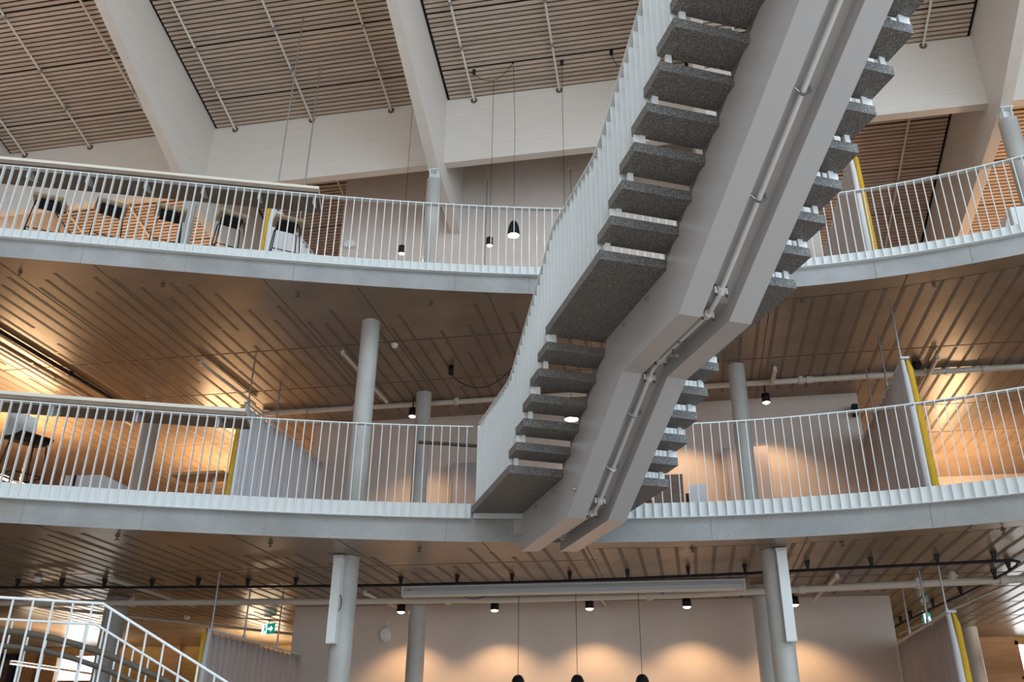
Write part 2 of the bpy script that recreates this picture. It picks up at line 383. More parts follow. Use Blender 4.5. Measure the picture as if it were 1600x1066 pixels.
pname = ['far left', 'left', 'centre', 'right', 'rightmost']; pw = ['first from the left', 'second from the left', 'third from the left']
for i in range(5):
    for j, px in enumerate(PIPES[i]):
        sp = thing('sprinkler_pipe', gl % (pname[i], pw[j]), 'pipe', (px, 14.7, roofz(14.7) - .09), 'sprinkler pipes under the roof')
        y1 = 16.12 if -7.4 < px < 3.3 else YB - .1
        part('pipe', MB().tube([(px, 7, roofz(7) - .085), (px, 14.4, roofz(14.4) - .085), (px, 14.8, roofz(14.8) - .10), (px, 15.1, roofz(15.1) - .085), (px, y1, roofz(y1) - .085)], .024, 10), M_PIPEC, sp)
        ring = MB().tube([(0, -.04, .011), (0, .04, -.011)], .036, 10).box(-.01, .01, -.012, .012, .02, .085).mesh('clamp', M_ROD)
        for yc in (11.35, 12.6, 13.55, 16.2, 18.0):
            if yc < y1: inst('clamp', ring, sp, (px, yc + .2 * ((i + j) % 2), roofz(yc + .2 * ((i + j) % 2)) - .085))

# ------------------------------------------------------------------ concrete columns
def column(x, y, z0, z1, label, r=.14, m=M_COL, shoe=None):
    t = thing('column', label, 'column', (x, y, z0), 'round concrete columns')
    part('shaft', MB().lathe([(r, z0), (r, z1)], x, y, 32, True), m, t)
    if shoe is not None:
        s = MB().box(x - .11, x + .11, y - .13, y + .13, shoe - .02, shoe).box(x - .085, x - .07, y - .1, y + .1, z1, shoe - .02).box(x + .07, x + .085, y - .1, y + .1, z1, shoe - .02).box(x - .1, x + .1, y - .008, y + .008, z1, shoe - .02)
        part('steel_shoe', s, M_WHITE, t)
column(-4.53, 11.62, F1, H2, 'slender pale concrete column near the lower deck edge, left of stair')
column(-4.53, 14.6, F1, H2, 'concrete column behind the brown handrail on the lower deck')
column(1.08, 14.25, F1, H2, 'concrete column on the lower deck right of the stair')
column(-9.98, 14.5, F1, H2, 'dark shaded concrete column under the lower ledge at left', .17)
column(-4.60, 11.75, 0, H1, 'ground floor concrete column with white box, left', .15)
column(-4.53, 14.95, 0, H1, 'ground floor concrete column before the washed wall, left of pendants', .15)
column(1.13, 12.1, 0, H1, 'ground floor concrete column with white box, right', .15)
column(1.13, 14.68, 0, H1, 'ground floor concrete column just left of the right boxed column', .15)
column(-9.93, 14.5, 0, H1, 'dark concrete column behind the corner stair railing at ground level', .19)
column(5.5, 20, 0, H1, 'pale column beside the right yellow edged ground curtain', .17)
column(-10.0, 14.4, F2, 12.42, 'upper deck concrete column behind the bar stools', .15, shoe=12.62)
column(-4.53, 14.45, F2, 12.40, 'upper deck concrete column under the central roof beam', .15, shoe=12.62)
column(6.42, 14.45, F2, 12.36, 'upper deck concrete column at the right edge under corner beam', .16, shoe=12.62)

# ------------------------------------------------------------------ balustrades
BAR_T, BAR_D, PITCH = .010, .062, .1145
def bar_mesh(h): return MB().box(-BAR_T / 2, BAR_T / 2, -BAR_D / 2, BAR_D / 2, 0, h).mesh('baluster', M_WHITE)
def balustrade(E, xa, xb, z0, zs, z1, label):
    xm = (xa + xb) / 2
    t = thing('balustrade', label, 'railing', (xm, E(xm), z0), 'white balcony balustrades')
    N_ = max(8, int((xb - xa) * 4)); top = MB(); sk = MB(); bf = MB()
    xs = [xa + (xb - xa) * i / N_ for i in range(N_ + 1)]
    for i in range(N_):
        for mbx, o0, o1, a, b in ((top, -.03, .05, z1 - .014, z1), (sk, .003, .010, z0, zs), (bf, .003, .08, z0 - .008, z0)):
            p = [off(E, xs[i], o0), off(E, xs[i + 1], o0), off(E, xs[i + 1], o1), off(E, xs[i], o1)]
            v = [(q[0], q[1], a) for q in p] + [(q[0], q[1], b) for q in p]
            fs = [(0, 1, 2, 3), (7, 6, 5, 4), (0, 4, 5, 1), (2, 6, 7, 3)]
            if i == 0: fs.append((3, 7, 4, 0))
            if i == N_ - 1: fs.append((1, 5, 6, 2))
            mbx.add(v, fs)
    part('top_rail', top, M_WHITE, t); part('skirt', sk, M_WHITE, t); part('bottom_flat', bf, M_WHITE, t)
    me = bar_mesh(z1 - .014 - z0); x = xa + .01
    while x < xb:
        n, tg = nrm(E, x); o = .012 + BAR_D / 2
        inst('baluster', me, t, (x + n[0] * o, E(x) + n[1] * o, z0), math.atan2(tg[1], tg[0]))
        x += PITCH / math.hypot(1, tg[1] / tg[0])
    return t
balustrade(E1, -12.2, -2.70, S1, F1 + .04, T1, 'white vertical bar balustrade along the lower deck, left of stair')
balustrade(E1, -0.70, 7.2, S1, F1 + .04, T1, 'white vertical bar balustrade along the lower deck, right of stair')
balustrade(E2, -12.4, 8.2, S2, F2 + .03, T2, 'white vertical bar balustrade along the whole upper deck')

# ledge counters on the balustrades
def ledge(E, xa, xb, zt, label, step):
    t = thing('ledge_counter', label, 'counter', ((xa + xb) / 2, E((xa + xb) / 2), zt - 1.1))
    N_ = int((xb - xa) * 4); top = MB(); lip = MB(); xs = [xa + (xb - xa) * i / N_ for i in range(N_ + 1)]
    for i in range(N_):
        for mbx, o0, o1, a, b in ((top, -.50, .055, zt - .10, zt - .045), (lip, -.50, .062, zt - .045, zt)):
            p = [off(E, xs[i], o0), off(E, xs[i + 1], o0), off(E, xs[i + 1], o1), off(E, xs[i], o1)]
            v = [(q[0], q[1], a) for q in p] + [(q[0], q[1], b) for q in p]
            fs = [(0, 1, 2, 3), (7, 6, 5, 4), (0, 4, 5, 1), (2, 6, 7, 3)]
            if i == 0: fs.append((3, 7, 4, 0))
            if i == N_ - 1: fs.append((1, 5, 6, 2))
            mbx.add(v, fs)
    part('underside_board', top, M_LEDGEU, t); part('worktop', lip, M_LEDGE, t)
    x = xa + .3
    br = MB().prism([(-.02, 0), (-.02, -.16), (-.05, -.16), (-.36, -.02), (-.36, 0)], 0, -.012, .012).mesh('bracket', M_GREY)
    while x < xb:
        n, tg = nrm(E, x)
        o = inst('bracket', br, t, (x, E(x), zt - .10), math.atan2(tg[1], tg[0]) + PI)
        x += step
ledge(E2, -12.2, -5.0, 9.33, 'cream edged ledge counter on the upper balustrade', .76)
ledge(E1, -12.0, -5.62, 5.80, 'cream edged ledge counter on the lower balustrade', .96)

# ------------------------------------------------------------------ the suspended stair
A = .4559; SO = Vector((-1.851, 9.312, 4.495)); G, R, TD, TT, TW = .2833, .1762, .3255, .0923, 1.920
L0, LL = 1.9018, 1.5575
st = thing('staircase', 'suspended granite stair on a pale grey twin steel spine with white bar balustrades', 'staircase', SO, rz=A)
def lp(o, u, z): return (o, -u, z)                              # stair coordinates: offset, run towards the camera, height
NT = 20
def tread_uz(k):
    if k <= 5: return k * G, k * R
    return 5 * G + LL + (k - 6) * G, k * R
tm = MB().box(0, TW, 0, TD, 0, TT).mesh('tread', M_GRAN)
for k in range(1, NT):
    u, z = tread_uz(k)
    if k == 6:
        inst('landing_slab', MB().box(0, TW, 0, LL + TD - G, 0, TT).mesh('landing_slab', M_GRAN), st, lp(0, u, z), local=True)
    else:
        inst('tread', tm, st, lp(0, u, z), local=True)
u20, z20 = tread_uz(20)
inst('landing_slab', MB().box(0, TW, 0, 1.5 + TD, 0, TT).mesh('landing_slab', M_GRAN), st, lp(0, u20 + 1.5, z20), local=True)
part('landing_slab', MB().prism([(0, 0), (TW, 0), (TW, 1.36), (TW * .55, 1.55), (0, L0)], 2, 0, TT), M_GRAN, st, local=True)
part('landing_closer', MB().prism([(.02, 1.88), (.64, 1.705), (.64, 1.665), (.02, 1.84)], 2, -.07, -.002), M_GREY, st, local=True)
# spine: twin legs with a recessed web between them
SW, FL = .683, .21; OL = (TW - SW) / 2 + .012
UE = 8.2
def bot(u):
    if u < .118: return -.478
    if u < 1.848: return -.478 + (u - .118) * (.536 + .478) / 1.73
    if u < 3.12: return .536
    return .536 + (u - 3.12) * R / G
KN = [(-1.56, -.478), (.118, -.478), (1.848, .536), (3.12, .536), (UE, bot(UE))]
TOPP = [(UE, 1.137 + (UE - 2.98) * R / G), (2.98, 1.137), (2.96, 1.055), (1.46, 1.055), (1.4165, .961), (.0, .08), (-.02, -.002), (-1.56, -.002)]
def spine_piece(o0, o1, lift, u0a, u0b):
    pts = [(u, z + lift) for u, z in KN] + TOPP; n = len(pts)
    vs = []
    for o, u0 in ((o0, u0a), (o1, u0b)):
        for (u, z) in pts: vs.append(lp(o, u0 if u == -1.56 else u, z))
    fs = [tuple(range(n)), tuple(range(n, 2 * n))[::-1]] + [(i, n + i, n + (i + 1) % n, (i + 1) % n) for i in range(n)]
    return vs, fs
def us(o): return -1.74 + (o - OL) / SW * .22
mb = MB()
for o0, o1, lift in ((OL, OL + FL, 0), (OL + SW - FL, OL + SW, 0), (OL + FL, OL + SW - FL, .17)):
    mb.add(*spine_piece(o0, o1, lift, us(o0), us(o1)))
part('spine', mb, M_SPINE, st, local=True)
# end plate on the concrete edge
vs = []
for o in (OL - .10, OL + SW + .06):
    for du in (0, .05):
        for z in (-.03, -.25): vs.append(lp(o, us(o) + .02 - du, z))
part('end_plate', MB().add(vs, [(0, 1, 3, 2), (4, 6, 7, 5), (0, 4, 5, 1), (2, 3, 7, 6), (0, 2, 6, 4), (1, 5, 7, 3)]), M_SPINE, st, local=True)
def top(u):
    for (a, za), (b, zb) in zip(TOPP[::-1], TOPP[::-1][1:]):
        if a <= u <= b: return za + (zb - za) * (u - a) / (b - a)
    return TOPP[0][1]
for k in range(1, NT):
    if k == 6: continue
    u, z = tread_uz(k); uf = u - TD
    for o in (OL + .004, OL + SW - .019):
        zf = top(uf + .004) - .01
        pts = [(uf + .004, z), (min(uf + .004 + (z - zf) * G / R, u - .01), z), (uf + .004, zf)]
        vs = [lp(o, a, b) for a, b in pts] + [lp(o + .015, a, b) for a, b in pts]
        part('bracket', MB().add(vs, [(0, 1, 2), (5, 4, 3), (0, 3, 4, 1), (1, 4, 5, 2), (2, 5, 3, 0)]), M_BRK, st, local=True)
# bolts on the spine side below the landings
bm = MB().tube([(-.03, 0, 0), (.01, 0, 0)], .022, 8).box(-.034, -.006, -.012, .012, -.012, .012).mesh('bolt', M_ROD)
for u, z in ((-1.05, -.075), (-.62, -.075), (-.2, -.075), (1.98, .975), (2.55, .975), (.42, -.25)):
    inst('bolt', bm, st, lp(OL - .003, u, z), local=True)
# balustrades of the stair
def rail_z(u):
    def nose(u_):                                              # walking line
        if u_ <= -.05: return TT
        if u_ <= 5 * G + .1: return TT + (u_ + .05) * R / G * .985
        z6 = 6 * R + TT
        if u_ <= 5 * G + LL: return z6
        return min(z6 + (u_ - 5 * G - LL) * R / G, 20 * R + TT)
    acc = 0
    for d in (-.12, -.04, .04, .12): acc += nose(u_ := u + d)
    return acc / 4 + 1.06
def foot_z(u):
    z = TT
    for k in range(1, NT + 1):
        uk, zk = tread_uz(k); first = uk - (LL + TD - G if k == 6 else TD)
        if u > first + .03: z = zk + TT
    return z
us_ = [-1.72 + i * .13 for i in range(int((UE + 1.72) / .13) + 1)]
for o, lab in ((.035, 'left'), (TW - .035, 'right')):
    ustart = -1.70 if o < 1 else -1.25
    mb = MB(); uu = [u for u in us_ if u >= ustart]
    for a, b in zip(uu, uu[1:]):
        v = []
        for u in (a, b):
            z = rail_z(u)
            v += [lp(o - .04, u, z - .014), lp(o + .04, u, z - .014), lp(o + .04, u, z), lp(o - .04, u, z)]
        mb.add(v, [(0, 1, 5, 4), (1, 2, 6, 5), (2, 3, 7, 6), (3, 0, 4, 7)])
    br = part('balustrade', mb, M_WHITE, st, local=True)
    u = ustart + .01; cache = {}
    while u < UE - .1:
        h = round((rail_z(u) - .012 - foot_z(u)) / .02) * .02
        if h not in cache: cache[h] = MB().box(-BAR_D / 2, BAR_D / 2, -BAR_T / 2, BAR_T / 2, -h, 0).mesh('baluster', M_WHITE)
        inst('baluster', cache[h], br, lp(o, u, rail_z(u) - .012), local=True)
        u += PITCH
    hr = MB().tube([lp(o + (.09 if o < 1 else -.09), u, rail_z(u) - .16) for u in uu], .02, 8)
    part('handrail', hr, M_HAND, st, local=True)
# spacer blocks carrying the balustrade between one tread and the next
for k in range(0, NT - 1):
    u, z = tread_uz(k)
    for o in (.055, TW - .11):
        part('spacer', MB().box(o, o + .05, -u + .004, -u + .03, z + TT, z + R + .002), M_WHITE, st, local=True)
# brown handrail running on from the stair over the lower deck
hr = MB().tube([(-2.66, 11.14, 5.46), (-2.72, 11.2, 5.485), (-2.85, 11.2, 5.50), (-3.1, 11.1, 5.50), (-3.45, 10.98, 5.50)], .024, 10)
solo('handrail', hr, M_HAND, 'short brown handrail end beside the stair on the lower deck', 'handrail', (-3.0, 11.1, 5.5))
# pipe in the channel of the spine
OC = OL + SW / 2
sp = thing('stair_pipe', 'white sprinkler pipe clamped in the channel under the stair spine', 'pipe', SO, rz=A)
def pz(u): return bot(u) + .105
pk = [(-1.0, pz(-1.0)), (.05, pz(0)), (.20, pz(.20) + .0), (1.80, pz(1.8)), (1.95, pz(1.95)), (3.05, pz(3.05)), (3.22, pz(3.22)), (UE, pz(UE))]
part('pipe', MB().tube([lp(OC, u, z) for u, z in pk], .022, 12), M_PIPEW, sp, local=True)
def coupling(u, z, ang):
    c = MB(); d = Vector((0, -math.cos(ang), math.sin(ang))); p = Vector(lp(OC, u, z))
    c.tube([p - d * .028, p + d * .028], .038, 12)
    for s_ in (-1, 1):
        q = p + Vector((s_ * .052, 0, 0)); c.tube([q - Vector((0, 0, .03)), q + Vector((0, 0, .03))], .012, 6)
    part('coupling', c, M_PIPEW, sp, local=True)
    for s_ in (-1, 1):
        for t in (-1, 1):
            q = p + Vector((s_ * .05, 0, t * .03)); part('bolt', MB().tube([q, q + Vector((0, 0, t * .022))], .012, 6), M_HAND, sp, local=True)
for u, a in ((-.03, 0), (.24, .53), (1.72, .53), (1.99, 0), (3.0, 0), (3.27, .55)): coupling(u, pz(u), a)
for u in (-.75, 1.3, .65, 2.45, 4.0, 4.75, 5.9, 7.0):
    c = MB(); p = Vector(lp(OC, u, pz(u)))
    c.tube([p + Vector((0, .012, 0)), p - Vector((0, .012, 0))], .034, 10)
    c.tube([p + Vector((-.07, 0, .02)), p + Vector((-.03, 0, -.01))], .009, 6).tube([p + Vector((.07, 0, .02)), p + Vector((.03, 0, -.01))], .009, 6)
    c.tube([p + Vector((-.07, 0, .02)), p + Vector((-.07, 0, .09))], .007, 6).tube([p + Vector((.07, 0, .02)), p + Vector((.07, 0, .09))], .007, 6)
    part('clamp', c, M_CHROME, sp, local=True)
v = MB(); p = Vector(lp(OC, -1.05, pz(-1.05)))
v.tube([p + Vector((0, .09, 0)), p - Vector((0, .05, 0))], .048, 12).tube([p + Vector((0, .02, 0)), p + Vector((.0, .02, -.07))], .022, 8).tube([p + Vector((.06, -.05, -.02)), p + Vector((.06, -.05, .05))], .02, 8)
part('valve', v, M_CHROME, sp, local=True)
h = MB(); p = Vector(lp(OC, 2.30, pz(2.30) - .03))
h.tube([p, p - Vector((0, 0, .05))], .018, 8)
for i in range(4):
    a = i * PI / 4; q = p - Vector((0, 0, .055)); d = Vector((math.cos(a), math.sin(a), -.25)) * .045; h.tube([q - Vector((d.x, d.y, -d.z)), q, q + d], .005, 5)
part('sprinkler_head', h, M_CHROME, sp, local=True)

# ------------------------------------------------------------------ curtains on hung rails
def curtain(x, y0, y1, zt, zb, zc, label, side, m=M_CURT, white=False, rods=3, roofed=False):
    t = thing('curtain', label, 'curtain', (x, (y0 + y1) / 2, zb), 'curtains on hung rails')
    N_ = int((y1 - y0) / .022); mb = MB(); vs = []
    for i in range(N_ + 1):
        y = y0 + (y1 - y0) * i / N_; ph = 2 * PI * (y - y0) / .19
        a = .035 + .01 * math.sin(y * 3.1); dx = a * math.sin(ph) ; dz = -.012 * (1 + math.cos(2 * ph))
        for z, kx in ((zt + dz, .7), (zt - .25, 1.0), ((zt + zb) / 2, 1.15), (zb, 1.3)): vs.append((x + dx * kx, y, z))
    n = len(vs); vs2 = vs + [(p[0] + .004, p[1], p[2]) for p in vs]; fs = []
    for i in range(N_):
        for j in range(3):
            a = i * 4 + j; fs.append((a, a + 4, a + 5, a + 1)); fs.append((n + a, n + a + 1, n + a + 5, n + a + 4))
        fs.append((i * 4, n + i * 4, n + i * 4 + 4, i * 4 + 4))
    mb.add(vs2, fs, True)
    part('cloth', mb, m, t)
    e = MB()                                                   # leading edge: white roll and yellow lining
    e.tube([(x + .0, y0 - .01, zt + .01), (x + .01 * side, y0 - .02, zt - .4), (x + .015 * side, y0 - .03, zb)], [.03, .04, .05], 10)
    part('leading_edge', e, M_CURTW if white else M_GREY, t)
    e = MB(); ex = x + .085 * side
    e.tube([(ex - .02 * side, y0 + .01, zt + .02), (ex, y0, zt - .12), (ex + .012 * side, y0 - .02, (zt + zb) / 2), (ex + .02 * side, y0 - .03, zb)], [.022, .04, .045, .055], 10)
    e.box(ex - .055, ex + .02, y0 + .02, y0 + .14, zb, zt - .01)
    part('yellow_lining', e, M_YEL, t)
    r = MB().box(x - .012, x + .012, y0 - .05, y1, zt + .015, zt + .045).box(x - .03, x + .06 * side + .03, y0 - .06, y0 + .03, zt + .02, zt + .05)
    part('rail', r, M_GREY, t)
    for i in range(rods):
        yr = y0 + .03 + i * 1.05 if i < 2 else y0 + 2.3 + (i - 2) * 1.0
        if yr > y1: break
        zz = roofz(yr) if roofed else zc
        part('hanger_rod', MB().tube([(x, yr, zt + .03), (x, yr, zz)], .014, 8).tube([(x, yr, zt + .02), (x, yr, zt + .09)], .026, 8), M_ROD, t)
curtain(3.27, 12.45, 15.83, 6.86, F1, H2, 'mauve grey curtain with yellow edge on the lower deck, right', 1)
curtain(-6.93, 12.56, 15.83, 6.86, F1, H2, 'daylit pale grey curtain with yellow edge on the lower deck, left', -1, M_CURTL, white=True)
curtain(3.27, 12.62, 15.83, 3.36, 0, H1, 'mauve grey curtain with yellow edge at ground level, right', 1)
curtain(-6.93, 12.46, 15.83, 3.26, 0, H1, 'grey curtain with yellow edge at ground level, left', -1)
curtain(-6.96, 12.5, 16.2, 10.80, F2, 0, 'white curtain with yellow edge behind bar stools on the upper deck', -1, M_CURTW, True, 2, True)
curtain(3.22, 12.98, 16.3, 10.93, F2, 0, 'beige curtain with bright yellow edge on the upper deck, right', 1, M_CURT, True, 0, True)

# ------------------------------------------------------------------ pipes, tracks and cables under the decks
def pipe(pts, r, m, label, name='ceiling_pipe', drops=(), zc=None, cat='pipe', couplings=(), group='pipes under the decks'):
    t = thing(name, label, cat, pts[len(pts) // 2], group)
    part('pipe', MB().tube(pts, r, 12), m, t)
    for i, (x, y) in enumerate(drops):
        z = pts[0][2]
        part('hanger', MB().tube([(x, y, z), (x, y, zc)], .006, 6).tube([(x, y, z - r * 1.25), (x, y, z + r * 1.3)], r * 1.0, 8), m, t)
    for (x, y) in couplings:
        z = pts[0][2]
        part('coupling', MB().tube([(x - .05, y, z), (x + .05, y, z)], r * 1.3, 12), m, t)
pipe([(-7.9, 14.97, H2 - .06), (8.5, 14.92, H2 - .06)], .05, M_PIPE, 'long cream pipe under the upper deck', drops=[(-6, 14.94), (-4.0, 14.94), (-.5, 14.93), (2.2, 14.93), (4.6, 14.93)], zc=H2, couplings=[(-3.0, 14.94), (2.35, 14.93), (5.2, 14.93)])
pipe([(-13.5, 13.7, H1 - .14), (-10.64, 14.03, H1 - .14), (-6.5, 14.42, H1 - .14), (-2.85, 14.63, H1 - .14), (0, 14.5, H1 - .14), (4.57, 13.79, H1 - .14), (8, 13.1, H1 - .14)], .055, M_PIPE, 'long cream pipe under the lower deck', drops=[(-9.4, 14.15), (-5.6, 14.47), (-3.9, 14.57), (-.6, 14.53), (3.3, 13.99)], zc=H1, couplings=[(-9.4, 14.15), (-3.9, 14.57), (1.7, 14.24), (4.4, 13.82)])
pipe([(-7.84, 12.42, H2 - .09), (-7.79, 14.4, H2 - .09)], .03, M_PIPE, 'short cream pipe with end clamp left of the lower curtain', drops=[(-7.84, 12.46)], zc=H2)
pipe([(-5.3, 12.42, H2 - .09), (-5.28, 14.7, H2 - .09)], .03, M_PIPE, 'short cream pipe passing behind the pale slender column', drops=[(-5.3, 12.46), (-5.29, 14.4)], zc=H2)
pipe([(4.29, 14.2, H2 - .09), (4.35, 16.5, H2 - .09)], .03, M_PIPE, 'short cream pipe right of the lower right curtain', drops=[(4.29, 14.25)], zc=H2)
pipe([(1.72, 14.3, H2 - .09), (1.72, 14.95, H2 - .09)], .035, M_PIPE, 'stub pipe on the long pipe right of the stair', drops=[(1.72, 14.32)], zc=H2)
pipe([(-8.64, 12.3, H1 - .09), (-8.72, 15.0, H1 - .09)], .03, M_PIPE, 'cream pipe running back beside the dark ground column', drops=[(-8.64, 12.36)], zc=H1)
pipe([(-5.16, 14.0, H1 - .09), (-5.05, 15.8, H1 - .09)], .03, M_PIPE, 'short cream pipe left of the projection screen housing', drops=[(-5.16, 14.05), (-5.1, 15.3)], zc=H1)
pipe([(2.12, 13.5, H1 - .09), (2.02, 15.6, H1 - .09)], .03, M_PIPE, 'short cream pipe right of the boxed ground column', drops=[(2.12, 13.55)], zc=H1)
pipe([(-1.44, 14.3, H1 - .09), (-1.4, 15.8, H1 - .09)], .026, M_PIPE, 'short cream pipe behind the middle pendant', drops=[(-1.42, 14.6)], zc=H1)
pipe([(4.63, 14.5, H1 - .1), (4.17, 20.0, H1 - .1)], .022, M_PIPEW, 'thin white pipe running back under the lower deck at right', drops=[(4.5, 16), (4.3, 18.4)], zc=H1)
pipe([(-11.34, 14.3, H1 - .15), (-8.6, 18.0, H1 - .15), (-7.4, 19.6, H1 - .15)], .028, M_PIPE, 'diagonal cream pipe at the far left of ground level', drops=[(-10.2, 15.9), (-9.2, 17.2)], zc=H1)
pipe([(-10.47, 9.9, H2 - .05), (-10.38, 15.2, H2 - .05)], .035, M_BLACK, 'black conduit under the upper deck at far left', 'conduit', drops=[(-10.42, 12.6)], zc=H2)
pipe([(-10.93, 10.2, H2 - .05), (-10.85, 15.2, H2 - .05)], .022, M_PIPE, 'cream conduit under the upper deck at far left', 'conduit', drops=[(-10.9, 12.8)], zc=H2)
# black curved track at ground level
CLIPS = [(-10.46, 12.6), (-9.74, 12.69), (-9.05, 12.78), (-8.28, 12.88), (-7.52, 12.93), (-6.73, 13.03), (-5.95, 13.07), (-5.1, 13.13), (-4.29, 13.18), (-3.4, 13.17), (-2.56, 13.19), (-1.69, 13.16), (-.84, 13.11), (.03, 13.02), (.81, 12.93), (1.64, 12.8), (2.45, 12.69), (3.26, 12.59), (3.93, 12.50)]
t = thing('curtain_track', 'black curved curtain track across the ground floor ceiling', 'track', (-3, 13.1, H1 - .13), 'black ceiling tracks')
path = [(-13.5, 12.2)] + CLIPS + [(4.15, 12.49), (4.25, 12.6), (4.29, 12.85)]
part('track', MB().tube([(x, y, H1 - .13) for x, y in path], .02, 8), M_BLACK, t)
cm = MB().add([(-.035, -.03, .0), (.035, -.03, 0), (.035, .03, 0), (-.035, .03, 0), (-.012, -.012, -.13), (.012, -.012, -.13), (.012, .012, -.13), (-.012, .012, -.13)], [(0, 1, 2, 3), (7, 6, 5, 4), (0, 4, 5, 1), (1, 5, 6, 2), (2, 6, 7, 3), (3, 7, 4, 0)]).mesh('clip', M_BLACK)
for x, y in CLIPS: inst('clip', cm, t, (x, y, H1))
t = thing('curtain_track', 'black curtain track running back along the right of the ground floor ceiling', 'track', (4.2, 15, H1 - .13), 'black ceiling tracks')
C2 = [(4.30, 13.18), (4.28, 13.76), (4.17, 15.14), (4.03, 16.35), (3.93, 17.63), (3.88, 18.26)]
part('track', MB().tube([(4.29, 12.9, H1 - .13)] + [(x, y, H1 - .13) for x, y in C2] + [(3.85, 18.8, H1 - .13)], .018, 8), M_BLACK, t)
for x, y in C2: inst('clip', cm, t, (x, y, H1))

# ------------------------------------------------------------------ ground floor fittings
WARM = (1.0, 0.60, 0.30)
t = thing('screen_housing', 'long white projection screen housing under the lower deck', 'screen case', (-1.83, 14.0, 3.99))
part('case', MB().prism([(13.94, 3.985), (14.1, 3.965), (14.1, 4.12), (13.94, 4.12)], 0, -4.49, .84), M_GREY, t)
part('slot_lip', MB().box(-4.3, .7, 13.96, 14.02, 3.955, 3.985), M_LEDGE, t)
part('end_cap', MB().box(-4.51, -4.49, 13.93, 14.11, 3.965, 4.125), M_WHITE, t); part('end_cap', MB().box(.84, .86, 13.93, 14.11, 3.965, 4.125), M_WHITE, t)
part('groove', MB().box(-4.48, .83, 13.936, 13.941, 4.075, 4.08).box(-4.48, .83, 13.936, 13.941, 4.05, 4.054), M_JOINT, t)
part('logo', MB().box(-4.42, -4.36, 13.9355, 13.94, 4.055, 4.062), M_BLACK, t)
for x in (-4.2, .5): part('mount', MB().box(x - .02, x + .02, 13.98, 14.08, 4.12, H1), M_GREY, t)
SL = ['half hidden behind the left washed column', 'above the left pendant', 'above the middle pendant', 'right of the screen housing pendants', 'just right of the boxed column']
for i, x in enumerate((-4.88, -3.23, -1.62, -.03, 1.66)):
    z = 3.955; y = 15.12
    t = thing('ceiling_spotlight', 'black cylinder spotlight at ground level, ' + SL[i], 'lamp', (x, y, H1), 'wall washing spotlights')
    part('can', MB().lathe([(.0, z + .075), (.07, z + .075), (.072, z - .055), (.062, z - .055), (.06, z - .03)], x, y, 24), M_BLACK, t)
    part('stem', MB().tube([(x, y, z + .07), (x, y, H1)], .012, 8), M_BLACK, t)
    part('lens', MB().lathe([(0, z - .082), (.035, z - .077), (.055, z - .066), (.066, z - .052)], x, y, 24), M_LAMP, t)
    light('spot', 'SPOT', (x, y, z - .09), 62, WARM, t, rot=(.12, 0, 0), spot_size=math.radians(114), spot_blend=.6, shadow_soft_size=.04)
for i, x in enumerate((-2.65, -1.735, -.76)):
    y = 14.22
    t = thing('pendant_lamp', 'black egg shaped pendant lamp on a thin cable, ' + ('leftmost', 'middle', 'rightmost')[i] + ' at the bottom edge', 'lamp', (x, y, 2.4), 'black pendants at ground level')
    prof = [(.0, 2.80), (.03, 2.797), (.06, 2.78), (.085, 2.745), (.102, 2.69), (.11, 2.62), (.112, 2.54), (.108, 2.47), (.104, 2.47), (.106, 2.54), (.09, 2.69), (.0, 2.78)]
    part('shade', MB().lathe(prof, x, y, 24), M_BLACK, t)
    part('cable', MB().tube([(x, y, 2.79), (x, y, H1)], .0045, 6), M_BLACK, t)
    part('bulb', MB().lathe([(0, 2.62), (.04, 2.6), (.05, 2.56), (.03, 2.51), (0, 2.5)], x, y, 14), M_LAMP, t)
    part('canopy', MB().lathe([(0, H1), (.04, H1), (.04, H1 - .03), (0, H1 - .03)], x, y, 14), M_BLACK, t)
for nm, x, y, lab in (('L', -4.66, 11.55, 'left'), ('R', 1.22, 11.9, 'right')):
    t = thing('column_box', 'slim white vertical box fixed on the %s ground floor column' % lab, 'box', (x, y, 2.98))
    part('case', MB().box(x - .062, x + .062, y - .05, y + .05, 2.98, 4.08), M_WHITE, t)
    part('end_cap', MB().box(x - .07, x + .07, y - .055, y + .055, 4.08, 4.12), M_GREY, t); part('end_cap', MB().box(x - .062, x + .062, y - .048, y + .05, 2.965, 2.98), M_GREY, t)
    part('bracket', MB().box(x - .03, x + .03, y + .05, y + .12, 3.2, 3.26).box(x - .03, x + .03, y + .05, y + .12, 3.8, 3.86), M_GREY, t)
    if nm == 'L': part('cable', MB().tube([(x + .06, y, 3.6), (x + .085, y, 3.55), (x + .085, y, 3.45), (x + .06, y, 3.38)], .006, 6), M_BLACK, t)
t = thing('emergency_light', 'round white emergency light on the washed ground floor wall', 'lamp', (-5.37, 15.8, 3.62))
m = MB(); ring = []
for i in range(20):
    a = 2 * PI * i / 20; ring.append((math.cos(a) * .105, math.sin(a) * .125))
vs = [(-5.37 + a, 15.848, 3.62 + b) for a, b in ring] + [(-5.37 + a, 15.79, 3.62 + b) for a, b in ring] + [(-5.37 + a * .8, 15.765, 3.62 + b * .8) for a, b in ring]
m.add(vs, [(i, (i + 1) % 20, 20 + (i + 1) % 20, 20 + i) for i in range(20)] + [(20 + i, 20 + (i + 1) % 20, 40 + (i + 1) % 20, 40 + i) for i in range(20)] + [tuple(range(40, 60))])
part('body', m, M_WHITE, t); part('cable_gland', MB().tube([(-5.35, 15.83, 3.74), (-5.34, 15.83, 3.82)], .014, 8).tube([(-5.34, 15.845, 3.83), (-5.34, 15.81, 3.83)], .03, 10), M_LEDGE, t)
part('indicator', MB().box(-5.38, -5.36, 15.755, 15.766, 3.53, 3.54), M_TURQ, t)
